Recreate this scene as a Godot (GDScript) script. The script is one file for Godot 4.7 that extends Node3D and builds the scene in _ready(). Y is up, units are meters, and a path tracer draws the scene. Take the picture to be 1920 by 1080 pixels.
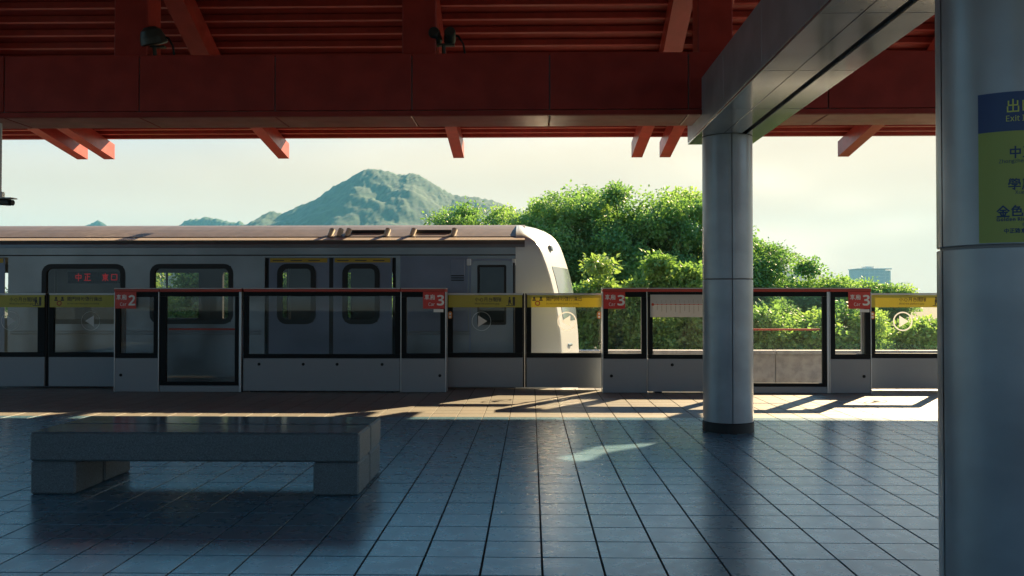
extends Node3D
# A metro platform under a red canopy, a train leaving behind half-height platform gates. x right, y up, z towards the viewer, metres; platform floor at y = 0.

var M := {}
var rng := RandomNumberGenerator.new()

func _ready():
	# ---- camera, sky, sun, exposure
	var cam := Camera3D.new()
	cam.name = "camera"
	cam.position = Vector3(0, 1.31, 0)
	cam.rotation = Vector3(atan(25.0 / 1636.0), atan(36.0 / 1636.0), 0)
	cam.fov = 2.0 * rad_to_deg(atan(540.0 / 1636.0))
	cam.near = 0.05
	cam.far = 9000.0
	add_child(cam)
	cam.current = true
	var env := Environment.new()
	env.background_mode = Environment.BG_SKY
	var sky := Sky.new()
	var pan := PanoramaSkyMaterial.new()
	pan.panorama = ImageTexture.create_from_image(sky_picture())
	sky.sky_material = pan
	env.sky = sky
	env.tonemap_mode = Environment.TONE_MAPPER_LINEAR
	env.tonemap_exposure = 4.0
	env.sdfgi_enabled = true
	env.ssao_enabled = true
	env.ssil_enabled = true
	env.fog_enabled = true
	env.fog_density = 0.00016
	env.fog_light_color = Color(0.50, 0.83, 0.97)
	var we := WorldEnvironment.new()
	we.name = "world_environment"
	we.environment = env
	add_child(we)
	var sun := DirectionalLight3D.new()
	sun.name = "sun"
	sun.light_energy = 1.6
	sun.light_color = Color(1.0, 0.88, 0.69)
	sun.light_angular_distance = 0.5
	sun.shadow_enabled = true
	add_child(sun)
	sun.look_at_from_position(Vector3(0.66, 0.68, -1.0) * 50.0, Vector3.ZERO)
	rng.seed = 11
	materials()
	ground_and_hills()
	platform()
	canopy()
	columns_and_beams()
	train()
	gates()
	trees()
	far_buildings()
	bench()
	small_things()

const SUN := Vector3(0.66, 0.68, -1.0)

func sky_picture() -> Image:
	var w := 512
	var h := 256
	var im := Image.create(w, h, false, Image.FORMAT_RGBF)
	var n := FastNoiseLite.new()
	n.seed = 4
	n.frequency = 1.0
	n.fractal_octaves = 4
	var s := SUN.normalized()
	for y in h:
		var el := PI * (0.5 - (y + 0.5) / h)
		for x in w:
			var az := TAU * (x + 0.5) / w     # the picture's left edge looks along -z
			var d := Vector3(cos(el) * sin(az), sin(el), -cos(el) * cos(az))
			var toward := 0.5 + 0.5 * Vector3(d.x, 0, d.z).normalized().dot(Vector3(s.x, 0, s.z).normalized())
			var g := d.angle_to(s)
			var low := Vector3(0.075, 0.112, 0.135).lerp(Vector3(0.236, 0.208, 0.168), smoothstep(0.0, 0.75, toward)).lerp(Vector3(0.278, 0.232, 0.172), smoothstep(0.7, 0.97, toward))
			var mid := Vector3(0.036, 0.086, 0.138).lerp(Vector3(0.062, 0.196, 0.325), smoothstep(0.0, 1.0, toward))
			var up_from: float = lerp(0.115, 0.165, smoothstep(0.7, 0.97, toward))
			var c: Vector3
			if el < 0.0:
				c = low.lerp(Vector3(0.07, 0.075, 0.06), smoothstep(0.0, -0.12, el))
			else:
				c = low.lerp(mid, smoothstep(up_from, up_from + 0.16, el))
				c = c.lerp(Vector3(0.030, 0.080, 0.170), smoothstep(0.3, 1.4, el))
				c += Vector3(0.20, 0.175, 0.135) * exp(-g / 0.20) * smoothstep(0.0, 0.3, el)
				var k := n.get_noise_3d(d.x * 2.4, d.y * 14.0, d.z * 2.4)
				c *= 1.0 + 0.22 * smoothstep(0.05, 0.5, k) - 0.07 * smoothstep(0.0, 0.5, -k)
			im.set_pixel(x, y, Color(c.x, c.y, c.z))
	return im

# ------------------------------------------------------------------ materials
func lin(r, g, b) -> Color:
	return Color(r, g, b).linear_to_srgb()

func noise_tex(seed_, freq, lo: Color, hi: Color, a = 0.3, b = 0.7, size = 512, type = FastNoiseLite.TYPE_SIMPLEX_SMOOTH, oct = 4) -> NoiseTexture2D:
	var n := FastNoiseLite.new()
	n.seed = seed_
	n.frequency = freq
	n.noise_type = type
	n.fractal_octaves = oct
	var t := NoiseTexture2D.new()
	t.width = size
	t.height = size
	t.seamless = true
	t.noise = n
	var g := Gradient.new()
	g.offsets = PackedFloat32Array([a, b])
	g.colors = PackedColorArray([lo, hi])
	t.color_ramp = g
	return t

func mat(called, c: Color, rough = 0.5, metal = 0.0) -> StandardMaterial3D:
	var m := StandardMaterial3D.new()
	m.resource_name = called
	m.albedo_color = c
	m.roughness = rough
	m.metallic = metal
	M[called] = m
	return m

func grain(m: StandardMaterial3D, tex, sc, rough_tex = null):   # colour grain laid through the world, so that repeats do not show on pieces
	m.albedo_texture = tex
	m.uv1_triplanar = true
	m.uv1_world_triplanar = true
	m.uv1_scale = Vector3.ONE * sc
	if rough_tex:
		m.roughness_texture = rough_tex
		m.roughness_texture_channel = BaseMaterial3D.TEXTURE_CHANNEL_RED

func relief(m: StandardMaterial3D, tex, cm):
	m.heightmap_enabled = true
	m.heightmap_texture = tex
	m.heightmap_scale = cm

func materials():
	var G := func(v): return Color(v, v, v)
	var blotch := noise_tex(3, 0.012, G.call(0.90), G.call(1.0), 0.25, 0.75)
	var fine := noise_tex(5, 0.09, G.call(0.78), G.call(1.0), 0.2, 0.8)
	var speck := noise_tex(8, 0.33, G.call(0.45), G.call(1.0), 0.35, 0.62, 512, FastNoiseLite.TYPE_VALUE, 2)
	var fine_speck := noise_tex(8, 0.40, G.call(0.55), G.call(1.0), 0.35, 0.62, 512, FastNoiseLite.TYPE_VALUE, 2)
	var rough_a := noise_tex(13, 0.02, G.call(0.84), G.call(1.0), 0.2, 0.8)
	var spots := noise_tex(21, 0.03, G.call(0.80), G.call(1.0), 0.12, 0.32, 1024)
	var wave := noise_tex(31, 0.008, G.call(0.3), G.call(0.7), 0.2, 0.8, 512, FastNoiseLite.TYPE_SIMPLEX_SMOOTH, 2)
	var tile_tones := [lin(0.095, 0.205, 0.285), lin(0.112, 0.222, 0.30), lin(0.082, 0.188, 0.27), lin(0.105, 0.205, 0.275)]
	for i in 4:
		var t := mat("tile_%d" % i, tile_tones[i], 0.31)
		t.clearcoat_enabled = true
		t.clearcoat = 0.38
		t.clearcoat_roughness = 0.25
		t.metallic_specular = 0.8
		grain(t, spots, 0.55 + 0.07 * i, rough_a)
		relief(t, wave, 0.015)
	for i in 4:
		var e := mat("edge_tile_%d" % i, [lin(0.20, 0.192, 0.172), lin(0.215, 0.204, 0.18), lin(0.187, 0.18, 0.162), lin(0.204, 0.19, 0.17)][i], 0.5)
		grain(e, spots, 0.5 + 0.06 * i)
	grain(mat("grout", lin(0.02, 0.022, 0.026), 0.9), fine, 2.0)
	var r := mat("red_paint", lin(0.35, 0.043, 0.034), 0.42)
	grain(r, blotch, 0.5, rough_a)
	var rp := mat("red_panel", lin(0.35, 0.043, 0.034), 0.4)
	rp.metallic_specular = 0.35
	grain(rp, blotch, 0.4, rough_a)
	var s := mat("steel_panel", lin(0.36, 0.395, 0.44), 0.31, 0.25)
	grain(s, blotch, 0.35)
	s = mat("steel_polished", lin(0.42, 0.44, 0.46), 0.13, 0.6)
	grain(s, blotch, 0.35)
	mat("gate_grey", lin(0.25, 0.275, 0.305), 0.4)
	mat("gate_post", lin(0.5, 0.52, 0.55), 0.35, 0.6)
	mat("black_frame", lin(0.008, 0.010, 0.012), 0.45)
	M.black_frame.metallic_specular = 0.25
	mat("black_rubber", lin(0.012, 0.013, 0.015), 0.6)
	mat("core_steel", lin(0.24, 0.24, 0.25), 0.6)
	mat("dark_recess", lin(0.02, 0.022, 0.025), 0.7)
	var gl := mat("glass", Color(0.55, 0.66, 0.66, 0.07), 0.02)
	gl.transparency = BaseMaterial3D.TRANSPARENCY_ALPHA
	var tg := mat("train_glass", Color(0.02, 0.05, 0.06, 0.58), 0.03)
	tg.transparency = BaseMaterial3D.TRANSPARENCY_ALPHA
	mat("windscreen", lin(0.20, 0.26, 0.31), 0.12)
	var yf := mat("yellow_film", lin(0.50, 0.45, 0.06), 0.35)
	yf.backlight_enabled = true
	yf.backlight = Color(0.66, 0.62, 0.25)
	mat("sign_red", lin(0.56, 0.035, 0.022), 0.35)
	mat("white_print", lin(0.75, 0.75, 0.74), 0.5)
	var sw := mat("sticker_white", lin(0.72, 0.72, 0.70), 0.5)
	sw.backlight_enabled = true
	sw.backlight = Color(0.7, 0.7, 0.7)
	mat("faint_print", lin(0.33, 0.29, 0.25), 0.5)
	mat("dark_print", lin(0.045, 0.045, 0.04), 0.5)
	mat("red_print", lin(0.5, 0.06, 0.03), 0.5)
	mat("orange_print", lin(0.62, 0.22, 0.05), 0.5)
	var wp := mat("poster", lin(0.50, 0.49, 0.47), 0.5)
	wp.backlight_enabled = true
	wp.backlight = Color(0.5, 0.5, 0.5)
	mat("header_blue", lin(0.012, 0.045, 0.17), 0.35)
	mat("sign_yellow", lin(0.30, 0.37, 0.08), 0.4)
	mat("navy_print", lin(0.012, 0.05, 0.14), 0.5)
	mat("pale_yellow_print", lin(0.55, 0.62, 0.12), 0.5)
	grain(mat("granite", lin(0.20, 0.25, 0.28), 0.6), fine_speck, 3.0)
	grain(mat("granite_polished", lin(0.16, 0.22, 0.27), 0.11), fine_speck, 3.0)
	M.granite_polished.metallic_specular = 0.75
	var ts := mat("train_steel", lin(0.25, 0.26, 0.275), 0.32, 0.75)
	grain(ts, blotch, 0.12)
	grain(mat("train_panel", lin(0.20, 0.23, 0.31), 0.4, 0.3), blotch, 0.12)
	grain(mat("train_roof", lin(0.19, 0.155, 0.155), 0.5, 0.1), blotch, 0.5)
	mat("gutter_cream", lin(0.52, 0.44, 0.38), 0.45)
	mat("train_mask", lin(0.56, 0.60, 0.65), 0.28)
	mat("train_yellow", lin(0.5, 0.33, 0.03), 0.5)
	mat("seat_blue", lin(0.03, 0.10, 0.22), 0.6)
	mat("interior", lin(0.14, 0.14, 0.12), 0.6)
	mat("cream_cap", lin(0.7, 0.62, 0.5), 0.5)
	var led := mat("led_red", lin(0.3, 0.01, 0.01), 0.5)
	led.emission_enabled = true
	led.emission = Color(0.9, 0.05, 0.05)
	led.emission_energy_multiplier = 0.11
	var cw := mat("concrete", lin(0.44, 0.42, 0.40), 0.85)
	grain(cw, noise_tex(41, 0.02, G.call(0.88), G.call(1.0), 0.2, 0.7), 0.4)
	grain(mat("stone_cladding", lin(0.10, 0.10, 0.105), 0.5), speck, 0.8)
	grain(mat("ballast", lin(0.30, 0.29, 0.275), 0.9), speck, 1.0)
	grain(mat("earth", lin(0.11, 0.12, 0.06), 0.95), noise_tex(43, 0.03, G.call(0.5), G.call(1.0)), 0.05)
	grain(mat("bark", lin(0.10, 0.085, 0.065), 0.9), fine, 3.0)
	var lf := mat("leaf", Color.WHITE, 0.48)
	lf.vertex_color_use_as_albedo = true
	lf.backlight_enabled = true
	lf.backlight = Color(1.0, 1.0, 0.72)
	var f1 := noise_tex(51, 0.03, lin(0.012, 0.034, 0.018), lin(0.05, 0.09, 0.04), 0.3, 0.75, 1024)
	grain(mat("forest", Color.WHITE, 0.95), f1, 0.0016)
	mat("rail_red", lin(0.45, 0.05, 0.03), 0.4)
	mat("lamp_body", lin(0.03, 0.04, 0.038), 0.45)
	mat("pale_metal", lin(0.55, 0.57, 0.58), 0.4, 0.3)
	grain(mat("far_wall", lin(0.78, 0.73, 0.66), 0.8), blotch, 0.05)
	mat("far_window", lin(0.56, 0.55, 0.52), 0.5)

# ------------------------------------------------------------------ mesh helpers
func new_st() -> SurfaceTool:
	var s := SurfaceTool.new()
	s.begin(Mesh.PRIMITIVE_TRIANGLES)
	return s

func tri(s: SurfaceTool, a: Vector3, b: Vector3, c: Vector3, n: Vector3):
	var f := (b - a).cross(c - a)
	if f.dot(n) > 0.0:
		var t := b
		b = c
		c = t
	else:
		f = -f
	var nn := (b - a).cross(c - a)
	nn = -nn.normalized()
	for p in [a, b, c]:
		s.set_normal(nn)
		s.add_vertex(p)

func quad(s, a, b, c, d, n):
	tri(s, a, b, c, n)
	tri(s, a, c, d, n)

func smooth_tri(s: SurfaceTool, p: Array, n: Array):
	var f: Vector3 = (p[1] - p[0]).cross(p[2] - p[0])
	var order := [0, 2, 1] if f.dot(n[0] + n[1] + n[2]) > 0.0 else [0, 1, 2]
	for i in order:
		s.set_normal(n[i])
		s.add_vertex(p[i])

func box(s: SurfaceTool, x0, x1, y0, y1, z0, z1, b = 0.004):   # a box with chamfered edges
	var lo := Vector3(x0, y0, z0)
	var hi := Vector3(x1, y1, z1)
	b = minf(b, 0.45 * minf(x1 - x0, minf(y1 - y0, z1 - z0)))
	var P := func(i: int, j: int, k: int, ax: int):   # corner (i,j,k in 0/1) as it lies on the face across ax
		var q := Vector3(hi.x if i else lo.x, hi.y if j else lo.y, hi.z if k else lo.z)
		var inn := Vector3(-b if i else b, -b if j else b, -b if k else b)
		inn[ax] = 0.0
		return q + inn
	var bits := [[0, 0], [1, 0], [1, 1], [0, 1]]
	for ax in 3:
		for side in 2:
			var c := []
			for t in bits:
				var ijk := [0, 0, 0]
				ijk[ax] = side
				ijk[(ax + 1) % 3] = t[0]
				ijk[(ax + 2) % 3] = t[1]
				c.append(P.call(ijk[0], ijk[1], ijk[2], ax))
			var n := Vector3.ZERO
			n[ax] = 1.0 if side else -1.0
			quad(s, c[0], c[1], c[2], c[3], n)
	if b <= 0.0:
		return
	for ax in 3:   # edges along ax
		var u := (ax + 1) % 3
		var v := (ax + 2) % 3
		for t in bits:
			var a := [0, 0, 0]
			var e := [0, 0, 0]
			a[u] = t[0]
			a[v] = t[1]
			e[u] = t[0]
			e[v] = t[1]
			e[ax] = 1
			var n := Vector3.ZERO
			n[u] = 1.0 if t[0] else -1.0
			n[v] = 1.0 if t[1] else -1.0
			quad(s, P.call(a[0], a[1], a[2], u), P.call(e[0], e[1], e[2], u), P.call(e[0], e[1], e[2], v), P.call(a[0], a[1], a[2], v), n)
	for i in 2:
		for j in 2:
			for k in 2:
				tri(s, P.call(i, j, k, 0), P.call(i, j, k, 1), P.call(i, j, k, 2), Vector3(i - 0.5, j - 0.5, k - 0.5))

func beam(s: SurfaceTool, a: Vector3, c: Vector3, w: float, h: float):   # a bar from a to c whose top middle line runs a-c; w across x, h down
	var hx := Vector3(w / 2, 0, 0)
	var dn := Vector3(0, -h, 0)
	var p := [a - hx, a + hx, c + hx, c - hx]
	quad(s, p[0], p[1], p[2], p[3], Vector3.UP)
	quad(s, p[0] + dn, p[1] + dn, p[2] + dn, p[3] + dn, Vector3.DOWN)
	quad(s, p[1], p[2], p[2] + dn, p[1] + dn, Vector3.RIGHT)
	quad(s, p[0], p[3], p[3] + dn, p[0] + dn, Vector3.LEFT)
	quad(s, p[0], p[1], p[1] + dn, p[0] + dn, a - c)
	quad(s, p[3], p[2], p[2] + dn, p[3] + dn, c - a)

func tube(s: SurfaceTool, pts: Array, rad: Array, sides = 8):
	var rings := []
	var nors := []
	for i in pts.size():
		var d: Vector3 = (pts[mini(i + 1, pts.size() - 1)] - pts[maxi(i - 1, 0)]).normalized()
		var u := d.cross(Vector3(0.31, 0.17, 0.93)).normalized()
		var v := d.cross(u)
		var ring := []
		var nr := []
		for k in sides:
			var o := u * cos(TAU * k / sides) + v * sin(TAU * k / sides)
			ring.append(pts[i] + o * rad[mini(i, rad.size() - 1)])
			nr.append(o)
		rings.append(ring)
		nors.append(nr)
	for i in pts.size() - 1:
		for k in sides:
			var k2: int = (k + 1) % sides
			smooth_tri(s, [rings[i][k], rings[i][k2], rings[i + 1][k2]], [nors[i][k], nors[i][k2], nors[i + 1][k2]])
			smooth_tri(s, [rings[i][k], rings[i + 1][k2], rings[i + 1][k]], [nors[i][k], nors[i + 1][k2], nors[i + 1][k]])
	for e in [0, pts.size() - 1]:
		var d: Vector3 = (pts[e] - pts[1 if e == 0 else e - 1])
		for k in range(1, sides - 1):
			tri(s, rings[e][0], rings[e][k], rings[e][k + 1], d)

func lathe(s: SurfaceTool, prof: Array, at: Vector3, axis := Vector3.UP, a0 = 0.0, a1 = TAU, seg = 32):   # prof: [radius, along]
	var u := axis.cross(Vector3(0, 0, 1) if absf(axis.z) < 0.9 else Vector3(1, 0, 0)).normalized()
	var v := axis.cross(u)
	for i in prof.size() - 1:
		var r0: float = prof[i][0]
		var r1: float = prof[i + 1][0]
		var h0: float = prof[i][1]
		var h1: float = prof[i + 1][1]
		var slope := Vector2(h1 - h0, -(r1 - r0)).normalized()
		for k in seg:
			var t0: float = lerp(a0, a1, float(k) / seg)
			var t1: float = lerp(a0, a1, float(k + 1) / seg)
			var o0 := u * cos(t0) + v * sin(t0)
			var o1 := u * cos(t1) + v * sin(t1)
			var n0 := o0 * slope.x + axis * slope.y
			var n1 := o1 * slope.x + axis * slope.y
			var p := [at + o0 * r0 + axis * h0, at + o1 * r0 + axis * h0, at + o1 * r1 + axis * h1, at + o0 * r1 + axis * h1]
			if r0 > 1e-5:
				smooth_tri(s, [p[0], p[1], p[2]], [n0, n1, n1])
			if r1 > 1e-5:
				smooth_tri(s, [p[0], p[2], p[3]], [n0, n1, n0])

func rounded(x0, x1, y0, y1, r, seg = 6) -> PackedVector2Array:
	var out := PackedVector2Array()
	for q in [[x1 - r, y1 - r, 0.0], [x0 + r, y1 - r, 0.5], [x0 + r, y0 + r, 1.0], [x1 - r, y0 + r, 1.5]]:
		for k in seg + 1:
			var a: float = PI * (q[2] + 0.5 * k / seg)
			out.append(Vector2(q[0] + r * cos(a), q[1] + r * sin(a)))
	return out

func ring(s, x0, x1, y0, y1, r, w, z0, z1):   # a rounded window frame
	var o := rounded(x0, x1, y0, y1, r)
	var i := rounded(x0 + w, x1 - w, y0 + w, y1 - w, maxf(r - w, 0.01))
	for k in o.size():
		var k2 := (k + 1) % o.size()
		var a := Vector3(o[k].x, o[k].y, z1)
		var b := Vector3(o[k2].x, o[k2].y, z1)
		var c := Vector3(i[k2].x, i[k2].y, z1)
		var d := Vector3(i[k].x, i[k].y, z1)
		var dz := Vector3(0, 0, z0 - z1)
		quad(s, a, b, c, d, Vector3(0, 0, 1))
		var out := Vector3(o[k].x - (x0 + x1) / 2, o[k].y - (y0 + y1) / 2, 0)
		quad(s, a, b, b + dz, a + dz, out)
		quad(s, d, c, c + dz, d + dz, -out)

func holed(s, x0, x1, y0, y1, z, holes: Array, deep, n := Vector3(0, 0, 1)):   # a flat wall with square openings and their reveals
	var xs := [x0, x1]
	var ys := [y0, y1]
	for h in holes:
		xs.append_array([h[0], h[1]])
		ys.append_array([h[2], h[3]])
	xs.sort()
	ys.sort()
	for i in xs.size() - 1:
		for j in ys.size() - 1:
			if xs[i + 1] - xs[i] < 1e-4 or ys[j + 1] - ys[j] < 1e-4:
				continue
			var c := Vector2((xs[i] + xs[i + 1]) / 2, (ys[j] + ys[j + 1]) / 2)
			var open := false
			for h in holes:
				open = open or (c.x > h[0] and c.x < h[1] and c.y > h[2] and c.y < h[3])
			if not open:
				quad(s, Vector3(xs[i], ys[j], z), Vector3(xs[i + 1], ys[j], z), Vector3(xs[i + 1], ys[j + 1], z), Vector3(xs[i], ys[j + 1], z), n)
	for h in holes:
		var zz: float = z - deep * n.z
		var mid := Vector3((h[0] + h[1]) / 2, (h[2] + h[3]) / 2, z)
		for e in [[h[0], h[2], h[1], h[2]], [h[1], h[2], h[1], h[3]], [h[1], h[3], h[0], h[3]], [h[0], h[3], h[0], h[2]]]:
			var a := Vector3(e[0], e[1], z)
			var b := Vector3(e[2], e[3], z)
			quad(s, a, b, Vector3(b.x, b.y, zz), Vector3(a.x, a.y, zz), mid - (a + b) / 2)

func pane(s, x0, x1, y0, y1, z):
	quad(s, Vector3(x0, y0, z), Vector3(x1, y0, z), Vector3(x1, y1, z), Vector3(x0, y1, z), Vector3(0, 0, 1))

# ------------------------------------------------------------------ objects
func obj(called, s: SurfaceTool, m, parent: Node = self) -> MeshInstance3D:
	var o := MeshInstance3D.new()
	o.name = called
	o.mesh = s.commit()
	o.material_override = M[m] if m is String else m
	put(o, parent)
	return o

func put(o: Node, parent: Node):
	var base := String(o.name)
	var k := 0
	while parent.has_node(NodePath(String(o.name))):
		k += 1
		o.name = "%s_%03d" % [base, k]
	parent.add_child(o, true)

func tag(o: Node, label, category, group = "", kind = ""):
	o.set_meta("label", label)
	o.set_meta("category", category)
	if group:
		o.set_meta("group", group)
	if kind:
		o.set_meta("kind", kind)
	return o

func thing(called, label, category, at := Vector3.ZERO, group = "", kind = "") -> Node3D:
	var o := Node3D.new()
	o.name = called
	o.position = at
	put(o, self)
	tag(o, label, category, group, kind)
	return o

func bx(called, m, parent, x0, x1, y0, y1, z0, z1, b = 0.004) -> MeshInstance3D:
	var s := new_st()
	box(s, x0, x1, y0, y1, z0, z1, b)
	return obj(called, s, m, parent)

# ------------------------------------------------------------------ lettering
const GLYPH := {
	"車": "2,2 14,2;4,4 12,4 12,10 4,10 4,4;4,7 12,7;1,13 15,13;8,0 8,16",
	"廂": "8,0 9,2;2,2 15,2;3,2 3,9 1,16;4,6 9,6;6,4 6,16;6,7 4,11;6,7 9,10;10,5 15,5 15,15 10,15 10,5;10,8 15,8;10,12 15,12",
	"小": "8,1 8,15 6,14;4,5 2,11;12,5 14,11", "心": "2,8 1,13;5,5 5,13 7,15 12,15 13,12;8,3 10,7;12,5 15,10",
	"月": "4,1 13,1 13,15 11,14;4,1 4,10 2,15;4,5 13,5;4,9 13,9", "台": "7,1 3,6 13,6;10,3 14,8;3,9 13,9 13,15 3,15 3,9",
	"間": "1,1 1,16;1,1 7,1 7,7 1,7;1,4 7,4;15,1 15,16 13,15;9,1 15,1;9,1 9,7 15,7;9,4 15,4;5,9 11,9 11,15 5,15 5,9;5,12 11,12",
	"隙": "1,1 1,16;1,1 5,1 3,6 5,10 2,11;11,0 11,5;8,2 7,5;14,2 15,5;8,6 14,6 14,11 8,11 8,6;8,8 14,8;11,11 11,16 9,15;8,13 7,15;13,13 15,15",
	"出": "8,0 8,15;3,2 3,7 13,7 13,2;2,9 2,15 14,15 14,9", "口": "2,2 14,2 14,14 2,14 2,2",
	"資": "1,2 4,3;1,7 5,5;7,1 5,5;6,3 15,3 13,5;10,3 6,8;10,5 14,8;4,9 13,9 13,14 4,14 4,9;4,11 13,11;4,12.5 13,12.5;6,14 2,16;11,14 15,16",
	"訊": "3,0 5,2;1,3 7,3;2,6 6,6;2,8 6,8;2,10 6,10 6,15 2,15 2,10;8,2 13,2 13,10 14,14 16,15;10,2 10,16;8,8 13,8",
	"中": "8,0 8,16;2,4 14,4 14,10 2,10 2,4", "正": "2,1 14,1;8,1 8,15;8,7 13,7;4,6 4,15;1,15 15,15",
	"東": "2,3 14,3;4,5 12,5 12,10 4,10 4,5;4,7.5 12,7.5;8,0 8,16;8,10 2,15;8,10 14,15",
	"學": "2,2 2,7;3,1 5,2;3,4 5,4;14,2 14,7;11,2 14,2;11,4.5 14,4.5;6,1 10,5;10,1 6,5;1,7 15,7 15,9;1,7 1,9;5,9 11,9 8,11;8,11 8,16 6,15;1,12 15,12",
	"府": "8,0 9,2;2,2 15,2;3,2 3,9 1,16;7,4 4,9;6,7 6,16;8,7 15,7;13,4 13,15 11,15;9,9 10,12",
	"路": "1,1 6,1 6,6 1,6 1,1;4,6 4,14;4,10 7,10;2,9 2,14;1,15 7,13;10,0 8,5;9,2 14,2 8,9;9,3 15,9;9,10 14,10 14,15 9,15 9,10",
	"金": "8,0 1,7;8,0 15,7;5,6 11,6;3,9 13,9;8,6 8,15;5,11 6,14;11,11 10,14;1,15 15,15",
	"色": "6,0 2,5;5,2 11,2 9,5;3,5 13,5 13,9 3,9;8,5 8,9;3,5 3,14 15,14 15,11", "水": "8,0 8,15 6,14;1,5 6,5 2,12;14,3 9,7;9,7 15,13",
	"岸": "8,0 8,4;3,1 3,4 13,4 13,1;2,6 15,6;3,6 3,11 1,16;6,8 14,8;5,11 15,11;10,8 10,16",
	"關": "1,1 1,16;1,1 7,1 7,7 1,7;1,4 7,4;15,1 15,16 13,15;9,1 15,1;9,1 9,7 15,7;9,4 15,4;6,8 4,11 7,11;11,8 9,11 12,11;4,13 12,13;6,12 6,15;10,12 10,15",
	"門": "1,1 1,16;1,1 7,1 7,8 1,8;1,4.5 7,4.5;15,1 15,16 13,15;9,1 15,1;9,1 9,8 15,8;9,4.5 15,4.5",
	"時": "1,2 6,2 6,13 1,13 1,2;1,7 6,7;9,3 15,3;12,0 12,6;8,6 16,6;8,9 16,9;14,6 14,15 12,14;9,11 11,13",
	"勿": "5,1 2,7;4,4 14,4 13,15 11,14;8,4 3,11;11,4 5,14",
	"強": "1,1 6,1 6,5 1,5 1,9 6,9 6,15 3,14;11,0 8,4 14,4;12,2 15,5;9,6 15,6 15,10 9,10 9,6;12,5 12,14;8,15 15,14",
	"行": "5,0 1,4;5,5 1,9;3,7 3,16;7,2 15,2;6,7 16,7;12,7 12,15 10,14",
	"進": "1,1 3,3;1,6 4,6 2,11 4,11;1,16 4,13 16,15;8,0 6,4;7,3 7,12;7,4 15,4;7,7 15,7;7,10 15,10;7,12 15,12;11,1 11,12",
}

func flat(p: Vector3) -> Vector3:
	return p

func glyphs(s, text: String, x, y, size, w, z, bend: Callable = flat, pitch = 1.08):   # x, y: top left corner of the first character
	var lift := 0.0
	for ch in text:
		if GLYPH.has(ch):
			for stroke in GLYPH[ch].split(";"):
				var pts := []
				for q in stroke.split(" "):
					var c = q.split(",")
					pts.append(Vector2(x + float(c[0]) / 16.0 * size, y - float(c[1]) / 16.0 * size))
				for i in pts.size() - 1:
					lift += 0.00001
					var d: Vector2 = (pts[i + 1] - pts[i]).normalized() * w * 0.5
					var a: Vector2 = pts[i] - d
					var b: Vector2 = pts[i + 1] + d
					var o := Vector2(-d.y, d.x)
					var q := []
					for e in [a + o, a - o, b - o, b + o]:
						q.append(bend.call(Vector3(e.x, e.y, z + lift)))
					quad(s, q[0], q[1], q[2], q[3], bend.call(Vector3(a.x, a.y, z + 1.0)) - bend.call(Vector3(a.x, a.y, z)))
		x += size * pitch

func words(s, text: String, x, y, cap, z, bend: Callable = flat, align = HORIZONTAL_ALIGNMENT_LEFT, bold = false):   # y: baseline
	var t := TextMesh.new()
	var f := SystemFont.new()
	f.font_names = PackedStringArray(["Droid Sans"])
	if bold:
		f.font_weight = 700
	t.font = f
	t.text = text
	t.font_size = 32
	t.pixel_size = cap / (32.0 * 0.714)
	t.depth = 0.0
	t.curve_step = 2.0
	t.horizontal_alignment = align
	t.vertical_alignment = VERTICAL_ALIGNMENT_BOTTOM
	var a := t.get_mesh_arrays()
	if a.is_empty():
		return
	var v: PackedVector3Array = a[Mesh.ARRAY_VERTEX]
	var ix = a[Mesh.ARRAY_INDEX]
	var order = ix if ix != null and ix.size() else PackedInt32Array(range(v.size()))
	var low := 1e9
	for p in v:
		low = minf(low, p.y)
	if text.contains("g") or text.contains("p") or text.contains("y"):
		low += cap * 0.33
	for i in range(0, order.size() - 2, 3):
		var q := []
		for k in 3:
			var p: Vector3 = v[order[i + k]]
			q.append(bend.call(Vector3(p.x + x, p.y - low + y, z)))
		tri(s, q[0], q[1], q[2], bend.call(Vector3(x, y, z + 1.0)) - bend.call(Vector3(x, y, z)))

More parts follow.
